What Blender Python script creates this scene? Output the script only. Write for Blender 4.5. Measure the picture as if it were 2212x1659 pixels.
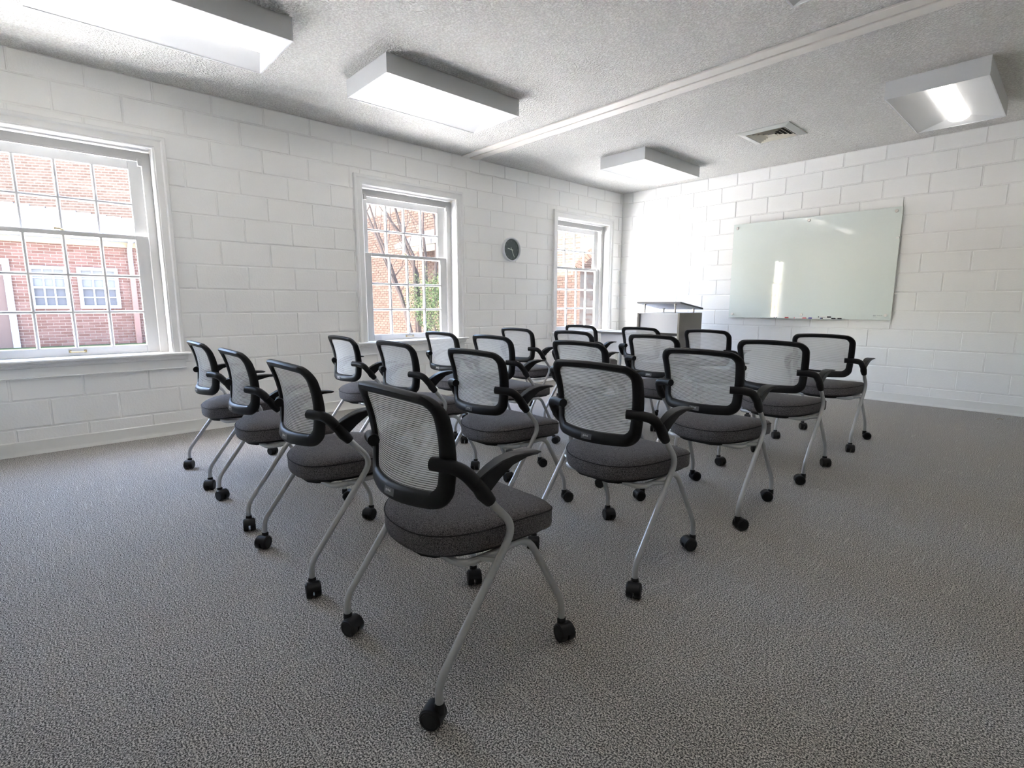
import bpy, bmesh, math, random
from mathutils import Vector, Matrix

for _o in list(bpy.data.objects):
    bpy.data.objects.remove(_o)
SC = bpy.context.scene
COL = SC.collection
R = math.radians
random.seed(7)

# ------------------------------------------------------------------ camera, sky, sun, exposure
_cam = bpy.data.cameras.new('camera')
_cam.sensor_width = 36.0
_cam.lens = 1112.4556 / 2212 * 36.0
_cam.clip_start = 0.02
CAM = bpy.data.objects.new('camera', _cam)
CAM.location = (5.042, -6.9942, 1.0814)
CAM.rotation_euler = (R(90 - 8.7814), 0, R(47.4463))
COL.objects.link(CAM)
SC.camera = CAM

WORLD = bpy.data.worlds.new('sky')
SC.world = WORLD
WORLD.use_nodes = True
_nt = WORLD.node_tree
_nt.nodes.clear()
_sky = _nt.nodes.new('ShaderNodeTexSky')
_sky.sky_type = 'NISHITA'
_sky.sun_disc = False
_sky.sun_elevation = R(44)
_sky.sun_rotation = R(190)
_sky.dust_density = 2.0
_sky.air_density = 1.0
_bg = _nt.nodes.new('ShaderNodeBackground')
_bg.inputs['Strength'].default_value = 3.0
_wo = _nt.nodes.new('ShaderNodeOutputWorld')
_nt.links.new(_sky.outputs[0], _bg.inputs['Color'])
_nt.links.new(_bg.outputs[0], _wo.inputs['Surface'])

_sun = bpy.data.lights.new('sun', 'SUN')
_sun.energy = 48.0
_sun.angle = R(0.6)
_sun.color = (1.0, 0.95, 0.87)
SUN = bpy.data.objects.new('sun', _sun)
SUN.rotation_euler = Vector((0.03, -0.56, 0.83)).to_track_quat('Z', 'Y').to_euler()
SUN.location = (-4, -20, 15)
COL.objects.link(SUN)

LENS_POWER = 2.6
SC.view_settings.view_transform = 'Standard'
SC.view_settings.look = 'None'
SC.view_settings.gamma = 1.0
SC.view_settings.use_curve_mapping = False
SC.view_settings.exposure = 1.35
SC.cycles.use_denoising = True
SC.cycles.max_bounces = 10
SC.cycles.diffuse_bounces = 6
SC.cycles.transparent_max_bounces = 24
SC.cycles.sample_clamp_indirect = 60.0
SC.cycles.caustics_reflective = False
SC.cycles.caustics_refractive = False

# ------------------------------------------------------------------ helpers
class MB:
    """collects vertices and faces; build() links them as one mesh object"""
    def __init__(self):
        self.v = []; self.f = []; self.m = []; self.uv = {}
    def add(self, verts, faces, mi=0):
        b = len(self.v)
        self.v += [tuple(p) for p in verts]
        for f in faces:
            self.f.append([b + i for i in f]); self.m.append(mi)
        return b
    def box(self, x0, x1, y0, y1, z0, z1, mi=0):
        self.add([(x0,y0,z0),(x1,y0,z0),(x1,y1,z0),(x0,y1,z0),(x0,y0,z1),(x1,y0,z1),(x1,y1,z1),(x0,y1,z1)],
                 [(3,2,1,0),(4,5,6,7),(0,1,5,4),(1,2,6,5),(2,3,7,6),(3,0,4,7)], mi)
    def loft(self, loops, mi=0, closed=True, cap0=True, cap1=True):
        n = len(loops[0]); b = len(self.v)
        for l in loops: self.v += [tuple(p) for p in l]
        for i in range(len(loops) - 1):
            for j in range(n if closed else n - 1):
                k = (j + 1) % n
                self.f.append([b+i*n+j, b+i*n+k, b+(i+1)*n+k, b+(i+1)*n+j]); self.m.append(mi)
        if cap0: self.f.append([b + j for j in range(n)][::-1]); self.m.append(mi)
        if cap1:
            e = b + (len(loops) - 1) * n
            self.f.append([e + j for j in range(n)]); self.m.append(mi)
    def tube(self, pts, r, n=10, mi=0, sy=1.0):
        pts = [Vector(p) for p in pts]
        rs = r if isinstance(r, (list, tuple)) else [r] * len(pts)
        t0 = (pts[1] - pts[0]).normalized()
        up = Vector((0, 0, 1)) if abs(t0.z) < 0.9 else Vector((1, 0, 0))
        a = t0.cross(up).normalized()
        loops = []
        for i, p in enumerate(pts):
            t = (pts[min(i+1, len(pts)-1)] - pts[max(i-1, 0)]).normalized()
            a = (a - t * a.dot(t)).normalized(); c = t.cross(a)
            loops.append([p + (a * math.cos(q) + c * math.sin(q) * sy) * rs[i] for q in [2*math.pi*k/n for k in range(n)]])
        self.loft(loops, mi)
    def lathe(self, prof, c=(0,0,0), axis='z', n=24, mi=0):
        loops = []
        for r, h in prof:
            l = []
            for k in range(n):
                q = 2*math.pi*k/n; u, w = r*math.cos(q), r*math.sin(q)
                l.append({'z': (c[0]+u, c[1]+w, c[2]+h), 'x': (c[0]+h, c[1]+u, c[2]+w), 'y': (c[0]+w, c[1]+h, c[2]+u)}[axis])
            loops.append(l)
        self.loft(loops, mi)
    def mesh(self, name, mats, smooth=True, angle=35):
        me = bpy.data.meshes.new(name)
        me.from_pydata(self.v, [], self.f)
        for m in (mats if isinstance(mats, (list, tuple)) else [mats]): me.materials.append(m)
        me.polygons.foreach_set('material_index', self.m)
        bm = bmesh.new(); bm.from_mesh(me)
        bmesh.ops.recalc_face_normals(bm, faces=bm.faces)
        bm.to_mesh(me); bm.free()
        if smooth:
            me.polygons.foreach_set('use_smooth', [True] * len(me.polygons))
            me.set_sharp_from_angle(angle=R(angle))
        me.update()
        return me
    def build(self, name, mats, parent=None, loc=(0,0,0), rz=0, smooth=True, bevel=0, angle=35):
        me = self.mesh(name, mats, smooth, angle)
        if bevel:
            bm = bmesh.new(); bm.from_mesh(me)
            bmesh.ops.bevel(bm, geom=list(bm.edges), offset=bevel, segments=1, affect='EDGES', clamp_overlap=True)
            bm.to_mesh(me); bm.free()
        return link(name, me, parent, loc, rz)

def link(name, me, parent=None, loc=(0,0,0), rz=0):
    o = bpy.data.objects.new(name, me)
    COL.objects.link(o); o.location = loc; o.rotation_euler = (0, 0, rz)
    if parent: o.parent = parent
    return o

def empty(name, loc=(0,0,0), rz=0):
    o = bpy.data.objects.new(name, None)
    o.empty_display_size = 0.1
    COL.objects.link(o); o.location = loc; o.rotation_euler = (0, 0, rz)
    return o

def tag(o, label, cat, group=None, kind=None):
    o['label'] = label; o['category'] = cat
    if group: o['group'] = group
    if kind: o['kind'] = kind
    return o

def copy_tree(o, parent=None):
    c = o.copy(); COL.objects.link(c)
    if parent: c.parent = parent
    for ch in list(o.children): copy_tree(ch, c)
    return c

def fillet(pts, rad, seg=5):
    pts = [Vector(p) for p in pts]; out = [pts[0]]
    for i in range(1, len(pts) - 1):
        a, b, c = pts[i-1], pts[i], pts[i+1]
        d1, d2 = (a-b).normalized(), (c-b).normalized()
        L = min(rad, (a-b).length*0.48, (c-b).length*0.48)
        p, q = b + d1*L, b + d2*L
        for k in range(seg + 1):
            t = k / seg
            out.append(p*(1-t)**2 + b*2*t*(1-t) + q*t*t)
    out.append(pts[-1]); return out

def text_mesh(s, size, mat, depth=0.0006):
    cu = bpy.data.curves.new('lettering', 'FONT')
    cu.body = s; cu.size = size; cu.extrude = depth; cu.align_x = 'CENTER'; cu.align_y = 'CENTER'; cu.resolution_u = 2
    o = bpy.data.objects.new('lettering', cu); COL.objects.link(o)
    dg = bpy.context.evaluated_depsgraph_get(); dg.update()
    me = bpy.data.meshes.new_from_object(o.evaluated_get(dg))
    bpy.data.objects.remove(o); bpy.data.curves.remove(cu)
    me.materials.clear(); me.materials.append(mat)
    return me

def add_mesh(mb, me, M, mi=0):
    mb.add([M @ v.co for v in me.vertices], [list(p.vertices) for p in me.polygons], mi)

# ------------------------------------------------------------------ materials
def mat(name, col, rough=0.5, metal=0.0, spec=0.5, sheen=0.0):
    m = bpy.data.materials.new(name); m.use_nodes = True
    b = m.node_tree.nodes['Principled BSDF']
    b.inputs['Base Color'].default_value = (*col, 1)
    b.inputs['Roughness'].default_value = rough
    b.inputs['Metallic'].default_value = metal
    b.inputs['Specular IOR Level'].default_value = spec
    if sheen: b.inputs['Sheen Weight'].default_value = sheen
    return m

def nodes(m):
    nt = m.node_tree
    return nt, nt.nodes, nt.links, nt.nodes['Principled BSDF']

def bump(m, scale, strength, dist=0.01, detail=3.0, kind='noise', coord='Object', stretch=(1,1,1), rough=0.6):
    nt, N, L, b = nodes(m)
    tc = N.new('ShaderNodeTexCoord'); mp = N.new('ShaderNodeMapping')
    mp.inputs['Scale'].default_value = stretch
    L.new(tc.outputs[coord], mp.inputs[0])
    t = N.new('ShaderNodeTexNoise' if kind == 'noise' else 'ShaderNodeTexVoronoi')
    t.inputs['Scale'].default_value = scale
    if kind == 'noise':
        t.inputs['Detail'].default_value = detail; t.inputs['Roughness'].default_value = rough
    L.new(mp.outputs[0], t.inputs['Vector'])
    bp = N.new('ShaderNodeBump'); bp.inputs['Strength'].default_value = strength; bp.inputs['Distance'].default_value = dist
    L.new(t.outputs[0], bp.inputs['Height']); L.new(bp.outputs[0], b.inputs['Normal'])
    return t, mp, bp

def speckle(m, scale, c0, c1, p0=0.35, p1=0.65, detail=2.0, stretch=(1,1,1), coord='Object'):
    nt, N, L, b = nodes(m)
    tc = N.new('ShaderNodeTexCoord'); mp = N.new('ShaderNodeMapping'); mp.inputs['Scale'].default_value = stretch
    L.new(tc.outputs[coord], mp.inputs[0])
    t = N.new('ShaderNodeTexNoise'); t.inputs['Scale'].default_value = scale; t.inputs['Detail'].default_value = detail
    L.new(mp.outputs[0], t.inputs['Vector'])
    cr = N.new('ShaderNodeValToRGB')
    cr.color_ramp.elements[0].position = p0; cr.color_ramp.elements[0].color = (*c0, 1)
    cr.color_ramp.elements[1].position = p1; cr.color_ramp.elements[1].color = (*c1, 1)
    L.new(t.outputs[0], cr.inputs[0]); L.new(cr.outputs[0], b.inputs['Base Color'])
    return cr

M = {}
M['block'] = mat('painted_block', (0.86, 0.86, 0.84), 0.55, spec=0.3)
bump(M['block'], 70, 0.22, 0.006, 4)
M['wall_tan'] = mat('beige_wall_paint', (0.60, 0.58, 0.53), 0.6, spec=0.2)
M['mortar'] = mat('painted_mortar', (0.85, 0.85, 0.83), 0.6, spec=0.3)
M['trim'] = mat('white_trim_paint', (0.80, 0.80, 0.785), 0.45, spec=0.3)
M['sash'] = mat('sash_paint', (0.54, 0.54, 0.53), 0.5, spec=0.3)
M['base'] = mat('baseboard_vinyl', (0.77, 0.77, 0.74), 0.45)
M['board'] = mat('ceiling_trim_paint', (0.66, 0.63, 0.585), 0.5)

# popcorn ceiling
m = M['ceiling'] = mat('popcorn_ceiling', (0.80, 0.80, 0.775), 0.9, spec=0.1)
nt, N, L, b = nodes(m)
_t, _mp, _bp = bump(m, 75, 1.0, 0.016, 2.5, rough=0.55)
_cr = N.new('ShaderNodeValToRGB')
_cr.color_ramp.elements[0].position = 0.36; _cr.color_ramp.elements[1].position = 0.68
L.new(_t.outputs[0], _cr.inputs[0]); L.new(_cr.outputs[0], _bp.inputs['Height'])
_cc = N.new('ShaderNodeMix'); _cc.data_type = 'RGBA'
_cc.inputs[6].default_value = (0.70, 0.69, 0.655, 1); _cc.inputs[7].default_value = (0.89, 0.885, 0.85, 1)
L.new(_cr.outputs[0], _cc.inputs[0]); L.new(_cc.outputs[2], b.inputs['Base Color'])

# carpet
m = M['carpet'] = mat('tweed_carpet', (0.2, 0.2, 0.2), 0.95, spec=0.1)
nt, N, L, b = nodes(m)
tc = N.new('ShaderNodeTexCoord')
n1 = N.new('ShaderNodeTexNoise'); n1.inputs['Scale'].default_value = 230; n1.inputs['Detail'].default_value = 2.0; n1.inputs['Roughness'].default_value = 0.7
L.new(tc.outputs['Object'], n1.inputs['Vector'])
cr = N.new('ShaderNodeValToRGB'); els = cr.color_ramp.elements
els[0].position = 0.405; els[0].color = (0.055, 0.052, 0.050, 1)
els[1].position = 0.60; els[1].color = (0.78, 0.745, 0.70, 1)
e = els.new(0.5); e.color = (0.295, 0.28, 0.265, 1)
L.new(n1.outputs[0], cr.inputs[0])
def streak(stretch, thr):
    mp = N.new('ShaderNodeMapping'); mp.inputs['Scale'].default_value = stretch
    L.new(tc.outputs['Object'], mp.inputs[0])
    ns = N.new('ShaderNodeTexNoise'); ns.inputs['Scale'].default_value = 1.0; ns.inputs['Detail'].default_value = 1.0
    L.new(mp.outputs[0], ns.inputs['Vector'])
    mr = N.new('ShaderNodeMapRange'); mr.inputs[1].default_value = thr; mr.inputs[2].default_value = thr + 0.06
    L.new(ns.outputs[0], mr.inputs[0]); return mr
s1 = streak((160, 5, 1), 0.66); s2 = streak((5, 160, 1), 0.66)
# quarter-turned carpet tiles: the thread direction changes from tile to tile
sc_ = N.new('ShaderNodeVectorMath'); sc_.operation = 'SCALE'; sc_.inputs['Scale'].default_value = 1 / 0.9144
fl_ = N.new('ShaderNodeVectorMath'); fl_.operation = 'FLOOR'
wn = N.new('ShaderNodeTexWhiteNoise'); wn.noise_dimensions = '2D'
L.new(tc.outputs['Object'], sc_.inputs[0]); L.new(sc_.outputs[0], fl_.inputs[0]); L.new(fl_.outputs[0], wn.inputs['Vector'])
gt = N.new('ShaderNodeMath'); gt.operation = 'GREATER_THAN'; gt.inputs[1].default_value = 0.5
L.new(wn.outputs['Value'], gt.inputs[0])
sm = N.new('ShaderNodeMix'); sm.data_type = 'FLOAT'
L.new(gt.outputs[0], sm.inputs[0]); L.new(s1.outputs[0], sm.inputs[2]); L.new(s2.outputs[0], sm.inputs[3])
sk = N.new('ShaderNodeMath'); sk.operation = 'MULTIPLY'; sk.inputs[1].default_value = 0.55
L.new(sm.outputs[0], sk.inputs[0])
mx = N.new('ShaderNodeMix'); mx.data_type = 'RGBA'; mx.inputs[7].default_value = (0.62, 0.60, 0.56, 1)
L.new(sk.outputs[0], mx.inputs[0]); L.new(cr.outputs[0], mx.inputs[6]); L.new(mx.outputs[2], b.inputs['Base Color'])
bp = N.new('ShaderNodeBump'); bp.inputs['Strength'].default_value = 0.7; bp.inputs['Distance'].default_value = 0.004
L.new(n1.outputs[0], bp.inputs['Height']); L.new(bp.outputs[0], b.inputs['Normal'])

# chair
M['plastic'] = mat('black_plastic', (0.008, 0.008, 0.009), 0.45, spec=0.25)
bump(M['plastic'], 900, 0.06, 0.001, 1)
M['caster'] = mat('caster_plastic', (0.008, 0.008, 0.009), 0.4, spec=0.3)
M['tube'] = mat('silver_powder_coat', (0.47, 0.48, 0.49), 0.36, metal=0.45)
M['fabric'] = mat('charcoal_seat_fabric', (0.05, 0.05, 0.05), 0.9, spec=0.12, sheen=0.06)
speckle(M['fabric'], 430, (0.026, 0.024, 0.026), (0.20, 0.185, 0.188), 0.36, 0.66, 2.0, (1, 1, 1))
_t, _mp, _bp = bump(M['fabric'], 420, 0.5, 0.002, 2)
M['piping'] = mat('black_seat_piping', (0.022, 0.020, 0.021), 0.8, spec=0.2)
M['tag'] = mat('grey_sticker', (0.10, 0.10, 0.105), 0.3)
M['tagtext'] = mat('white_print', (0.8, 0.8, 0.8), 0.5)
# back mesh: light woven bands with dark see-through slits
m = M['mesh'] = bpy.data.materials.new('woven_back_mesh'); m.use_nodes = True
nt = m.node_tree; N = nt.nodes; L = nt.links; N.clear()
out = N.new('ShaderNodeOutputMaterial'); uv = N.new('ShaderNodeUVMap'); sx = N.new('ShaderNodeSeparateXYZ')
L.new(uv.outputs[0], sx.inputs[0])
mu = N.new('ShaderNodeMath'); mu.operation = 'MULTIPLY'; mu.inputs[1].default_value = 44
L.new(sx.outputs[1], mu.inputs[0])
fr = N.new('ShaderNodeMath'); fr.operation = 'FRACT'; L.new(mu.outputs[0], fr.inputs[0])
pp = N.new('ShaderNodeMath'); pp.operation = 'PINGPONG'; pp.inputs[1].default_value = 0.5; L.new(fr.outputs[0], pp.inputs[0])
mr = N.new('ShaderNodeMapRange'); mr.inputs[1].default_value = 0.10; mr.inputs[2].default_value = 0.20
L.new(pp.outputs[0], mr.inputs[0])
df = N.new('ShaderNodeBsdfDiffuse'); df.inputs[0].default_value = (0.80, 0.80, 0.81, 1)
tl = N.new('ShaderNodeBsdfTranslucent'); tl.inputs[0].default_value = (0.85, 0.85, 0.86, 1)
m1 = N.new('ShaderNodeMixShader'); m1.inputs[0].default_value = 0.42
L.new(df.outputs[0], m1.inputs[1]); L.new(tl.outputs[0], m1.inputs[2])
tr = N.new('ShaderNodeBsdfTransparent')
m2 = N.new('ShaderNodeMixShader'); m2.inputs[0].default_value = 0.10
L.new(m1.outputs[0], m2.inputs[1]); L.new(tr.outputs[0], m2.inputs[2])
dk = N.new('ShaderNodeBsdfDiffuse'); dk.inputs[0].default_value = (0.03, 0.03, 0.032, 1)
m3 = N.new('ShaderNodeMixShader'); m3.inputs[0].default_value = 0.45
L.new(dk.outputs[0], m3.inputs[1]); L.new(tr.outputs[0], m3.inputs[2])
m4 = N.new('ShaderNodeMixShader')
L.new(mr.outputs[0], m4.inputs[0]); L.new(m3.outputs[0], m4.inputs[1]); L.new(m2.outputs[0], m4.inputs[2])
L.new(m4.outputs[0], out.inputs[0])

# window glass: clear with a faint pale veil that imitates glare haze
def glass(name, veil=0.03, col=(1, 1, 1)):
    m = bpy.data.materials.new(name); m.use_nodes = True
    nt = m.node_tree; N = nt.nodes; L = nt.links; N.clear()
    out = N.new('ShaderNodeOutputMaterial')
    tr = N.new('ShaderNodeBsdfTransparent'); tr.inputs[0].default_value = (*col, 1)
    gl = N.new('ShaderNodeBsdfGlossy'); gl.inputs['Roughness'].default_value = 0.01
    lw = N.new('ShaderNodeFresnel'); lw.inputs['IOR'].default_value = 1.35
    a = N.new('ShaderNodeMixShader'); L.new(lw.outputs[0], a.inputs[0]); L.new(tr.outputs[0], a.inputs[1]); L.new(gl.outputs[0], a.inputs[2])
    tl = N.new('ShaderNodeBsdfTranslucent'); tl.inputs[0].default_value = (0.9, 0.9, 0.9, 1)
    c = N.new('ShaderNodeMixShader'); c.inputs[0].default_value = veil
    L.new(a.outputs[0], c.inputs[1]); L.new(tl.outputs[0], c.inputs[2]); L.new(c.outputs[0], out.inputs[0])
    return m
M['glass'] = glass('window_glass', 0.0035)

M['brass'] = mat('aged_brass', (0.42, 0.33, 0.18), 0.35, metal=0.9)
M['fixture'] = mat('white_fixture_enamel', (0.62, 0.63, 0.635), 0.35)
m = M['lens'] = mat('lit_lamp_lens', (0.9, 0.9, 0.9), 0.5)
nodes(m)[3].inputs['Emission Color'].default_value = (1.0, 0.955, 0.90, 1)
nodes(m)[3].inputs['Emission Strength'].default_value = LENS_POWER
M['vent'] = mat('grey_vent_enamel', (0.50, 0.51, 0.48), 0.45)
M['louver'] = mat('yellowed_vent_louver', (0.55, 0.52, 0.43), 0.5)
M['dark'] = mat('duct_shade', (0.02, 0.019, 0.016), 0.9)
M['boardglass'] = mat('frosted_green_glass', (0.73, 0.79, 0.75), 0.04, spec=0.5)
nodes(M['boardglass'])[3].inputs['Coat Weight'].default_value = 0.3
M['glassedge'] = mat('glass_edge', (0.42, 0.55, 0.50), 0.2)
M['steel'] = mat('brushed_steel', (0.70, 0.68, 0.63), 0.4, metal=0.35)
M['chrome'] = mat('chrome_post', (0.45, 0.44, 0.44), 0.22, metal=0.9)
M['tray'] = mat('grey_tray', (0.50, 0.53, 0.53), 0.4)
M['markerbody'] = mat('white_marker_barrel', (0.8, 0.8, 0.78), 0.35)
for k, c in dict(red=(0.42, 0.01, 0.02), pink=(0.65, 0.16, 0.18), blue=(0.04, 0.035, 0.30), purple=(0.09, 0.03, 0.16), black=(0.012, 0.012, 0.014)).items():
    M['cap_' + k] = mat('marker_cap_' + k, c, 0.35)
M['print'] = mat('grey_print', (0.33, 0.37, 0.37), 0.6)
M['clockrim'] = mat('white_clock_rim', (0.66, 0.68, 0.70), 0.3)
M['clockface'] = mat('slate_clock_face', (0.055, 0.075, 0.075), 0.5)
M['clocknum'] = mat('grey_clock_numeral', (0.13, 0.155, 0.16), 0.5)
M['clockhand'] = mat('pale_clock_hand', (0.62, 0.66, 0.62), 0.4)
M['white_lam'] = mat('white_laminate', (0.62, 0.63, 0.68), 0.35)
M['taupe_lam'] = mat('taupe_laminate', (0.185, 0.172, 0.152), 0.4)
M['grey_edge'] = mat('charcoal_edge_band', (0.10, 0.10, 0.115), 0.4)
M['pale_lam'] = mat('pale_grey_laminate', (0.66, 0.67, 0.72), 0.35)
M['smoke'] = mat('smoked_shelf', (0.02, 0.025, 0.035), 0.15)
M['leaf_dry'] = mat('dry_leaf', (0.30, 0.26, 0.15), 0.8)

# exterior
def brick_mat(name, c0, c1):
    m = mat(name, c0, 0.9, spec=0.03)
    nt, N, L, b = nodes(m)
    g = N.new('ShaderNodeNewGeometry'); oi = N.new('ShaderNodeObjectInfo')
    ad = N.new('ShaderNodeMath'); ad.operation = 'ADD'
    L.new(g.outputs['Random Per Island'], ad.inputs[0]); L.new(oi.outputs['Random'], ad.inputs[1])
    fr = N.new('ShaderNodeMath'); fr.operation = 'FRACT'; L.new(ad.outputs[0], fr.inputs[0])
    mx = N.new('ShaderNodeMix'); mx.data_type = 'RGBA'
    mx.inputs[6].default_value = (*c0, 1); mx.inputs[7].default_value = (*c1, 1)
    L.new(fr.outputs[0], mx.inputs[0]); L.new(mx.outputs[2], b.inputs['Base Color'])
    return m
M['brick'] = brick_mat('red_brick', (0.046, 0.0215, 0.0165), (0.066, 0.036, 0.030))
M['brick_dimmed'] = brick_mat('dimmed_red_brick', (0.0175, 0.0108, 0.0084), (0.0225, 0.0150, 0.0120))  # red brick copy, colour darkened to offset strong sun on the lit walls
M['mortar_dimmed'] = mat('dimmed_brick_mortar', (0.0255, 0.0218, 0.0188), 0.95, spec=0.03)  # its mortar, darkened against the sun in the same way
M['brick_mortar'] = mat('brick_mortar', (0.128, 0.106, 0.095), 0.95, spec=0.03)
m = M['brick_far'] = mat('far_brickwork', (0.4, 0.2, 0.15), 0.95, spec=0.03)
nt, N, L, b = nodes(m)
tc = N.new('ShaderNodeTexCoord'); bt = N.new('ShaderNodeTexBrick')
sp = N.new('ShaderNodeSeparateXYZ'); cb = N.new('ShaderNodeCombineXYZ'); ad = N.new('ShaderNodeMath')
ad.operation = 'ADD'
L.new(tc.outputs['Object'], sp.inputs[0]); L.new(sp.outputs[0], ad.inputs[0]); L.new(sp.outputs[1], ad.inputs[1])
L.new(ad.outputs[0], cb.inputs[0]); L.new(sp.outputs[2], cb.inputs[1]); L.new(cb.outputs[0], bt.inputs['Vector'])
bt.inputs['Color1'].default_value = (0.0215, 0.0135, 0.0108, 1); bt.inputs['Color2'].default_value = (0.0290, 0.0205, 0.0170, 1)
bt.inputs['Mortar'].default_value = (0.0420, 0.0360, 0.0320, 1); bt.inputs['Scale'].default_value = 1.0
bt.inputs['Mortar Size'].default_value = 0.010; bt.inputs['Brick Width'].default_value = 0.2127; bt.inputs['Row Height'].default_value = 0.0677
L.new(bt.outputs[0], b.inputs['Base Color'])
M['ext_trim'] = mat('pale_exterior_trim', (0.125, 0.133, 0.150), 0.5, spec=0.03)
M['cream'] = mat('cream_frieze', (0.125, 0.108, 0.078), 0.6, spec=0.03)
M['door_paint'] = mat('brown_door', (0.05, 0.034, 0.03), 0.5, spec=0.03)
M['curtain'] = mat('pale_curtain_pane', (0.060, 0.060, 0.063), 0.4, spec=0.03)
M['curtain_dark'] = mat('dim_pane', (0.036, 0.036, 0.040), 0.4, spec=0.03)
M['hood'] = mat('pale_hood_roof', (0.020, 0.0195, 0.0190), 0.8, spec=0.05)
M['shingle'] = mat('grey_shingle', (0.020, 0.0195, 0.022), 0.85, spec=0.03)
M['gutter'] = mat('dark_gutter', (0.05, 0.047, 0.053), 0.5, spec=0.03)
M['flashing'] = mat('pale_flashing', (0.07, 0.07, 0.073), 0.4, spec=0.03)
M['pipe_pink'] = mat('brick_coloured_downspout', (0.085, 0.05, 0.043), 0.5, spec=0.03)
M['grass'] = mat('lawn_grass', (0.10, 0.16, 0.05), 0.95, spec=0.1)
speckle(M['grass'], 25, (0.006, 0.011, 0.004), (0.015, 0.021, 0.009))
M['paving'] = mat('pale_concrete', (0.70, 0.69, 0.68), 0.9, spec=0.1)
M['bark'] = mat('smooth_pale_bark', (0.0135, 0.0105, 0.0095), 0.9, spec=0.05)
M['leaf'] = mat('glossy_green_leaf', (0.16, 0.25, 0.07), 0.8, spec=0.02)
nt, N, L, b = nodes(M['leaf'])
g = N.new('ShaderNodeNewGeometry'); mx = N.new('ShaderNodeMix'); mx.data_type = 'RGBA'
mx.inputs[6].default_value = (0.0070, 0.0120, 0.0055, 1); mx.inputs[7].default_value = (0.0190, 0.0250, 0.0105, 1)
L.new(g.outputs['Random Per Island'], mx.inputs[0]); L.new(mx.outputs[2], b.inputs['Base Color'])

# ------------------------------------------------------------------ room shell
RW, RL, H = 5.47, 7.60, 2.791          # width (x), length (-y), ceiling height
WINS = [-6.78, -3.845, -0.922]         # window centre lines on the left wall
OPEN = (0.60, 0.640, 2.30)             # half width, sill, head of the masonry openings
Z1, CH, BL = 2.6329, 0.2032, 0.4064

mb = MB(); mb.box(-0.25, RW + 0.2, -RL - 0.2, 0.2, -0.12, 0.0)
floor = tag(mb.build('floor', M['carpet']), 'grey tweed carpet floor with pale flecks and threads', 'floor', kind='structure')
mb = MB(); mb.box(-0.30, RW + 0.2, -RL - 0.2, 0.2, H, H + 0.25)
ceiling = tag(mb.build('ceiling', M['ceiling']), 'white popcorn textured ceiling', 'ceiling', kind='structure')

MORT = 0.0065
wl = MB()
ys = [-RL - 0.2]
for c in WINS: ys += [c - OPEN[0], c + OPEN[0]]
ys += [0.2]
for i in range(0, len(ys), 2): wl.box(-0.254, -MORT, ys[i], ys[i+1], -0.12, H + 0.1)
for c in WINS:
    wl.box(-0.254, -MORT, c - OPEN[0], c + OPEN[0], -0.12, OPEN[1])
    wl.box(-0.254, -MORT, c - OPEN[0], c + OPEN[0], OPEN[2], H + 0.1)
wall_left = tag(wl.build('wall_left', M['mortar'], smooth=False), 'white painted concrete block wall with three windows', 'wall', kind='structure')
wf = MB(); wf.box(-0.254, RW + 0.2, MORT, 0.2, -0.12, H + 0.1)
wall_front = tag(wf.build('wall_front', M['mortar'], smooth=False), 'white painted concrete block wall behind the glass board', 'wall', kind='structure')
for nm, b_, lab in (('wall_right', (RW, RW + 0.2, -RL - 0.2, 0.2), 'beige painted wall opposite the windows'),
                    ('wall_back', (-0.254, RW + 0.2, -RL - 0.2, -RL), 'beige painted wall behind the rear chair row')):
    q = MB(); q.box(*b_, -0.12, H + 0.1)
    tag(q.build(nm, M['wall_tan'], smooth=False), lab, 'wall', kind='structure')

def piece_mesh(name, axis, w, h, depth, cham, material):
    """one masonry unit: chamfered slab, its face at 0 in the wall plane, centred"""
    a, c = w / 2, h / 2
    P = lambda u, z, d: (d, u, z) if axis == 'x' else (u, -d, z)
    l0 = [P(u, z, -depth) for u, z in ((-a, -c), (a, -c), (a, c), (-a, c))]
    l1 = [P(u, z, -cham) for u, z in ((-a, -c), (a, -c), (a, c), (-a, c))]
    l2 = [P(u, z, 0) for u, z in ((-a+cham, -c+cham), (a-cham, -c+cham), (a-cham, c-cham), (-a+cham, c-cham))]
    q = MB(); q.loft([l0, l1, l2])
    return q.mesh(name, material, smooth=False)

def subtract(rects, op):
    out = []
    for (a0, a1, z0, z1) in rects:
        b0, b1, y0, y1 = op
        if a1 <= b0 or a0 >= b1 or z1 <= y0 or z0 >= y1: out.append((a0, a1, z0, z1)); continue
        if a0 < b0: out.append((a0, b0, z0, z1))
        if a1 > b1: out.append((b1, a1, z0, z1))
        m0, m1 = max(a0, b0), min(a1, b1)
        if z0 < y0: out.append((m0, m1, z0, y0))
        if z1 > y1: out.append((m0, m1, y1, z1))
    return [r for r in out if r[1]-r[0] > 0.025 and r[3]-r[2] > 0.02]

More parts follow.
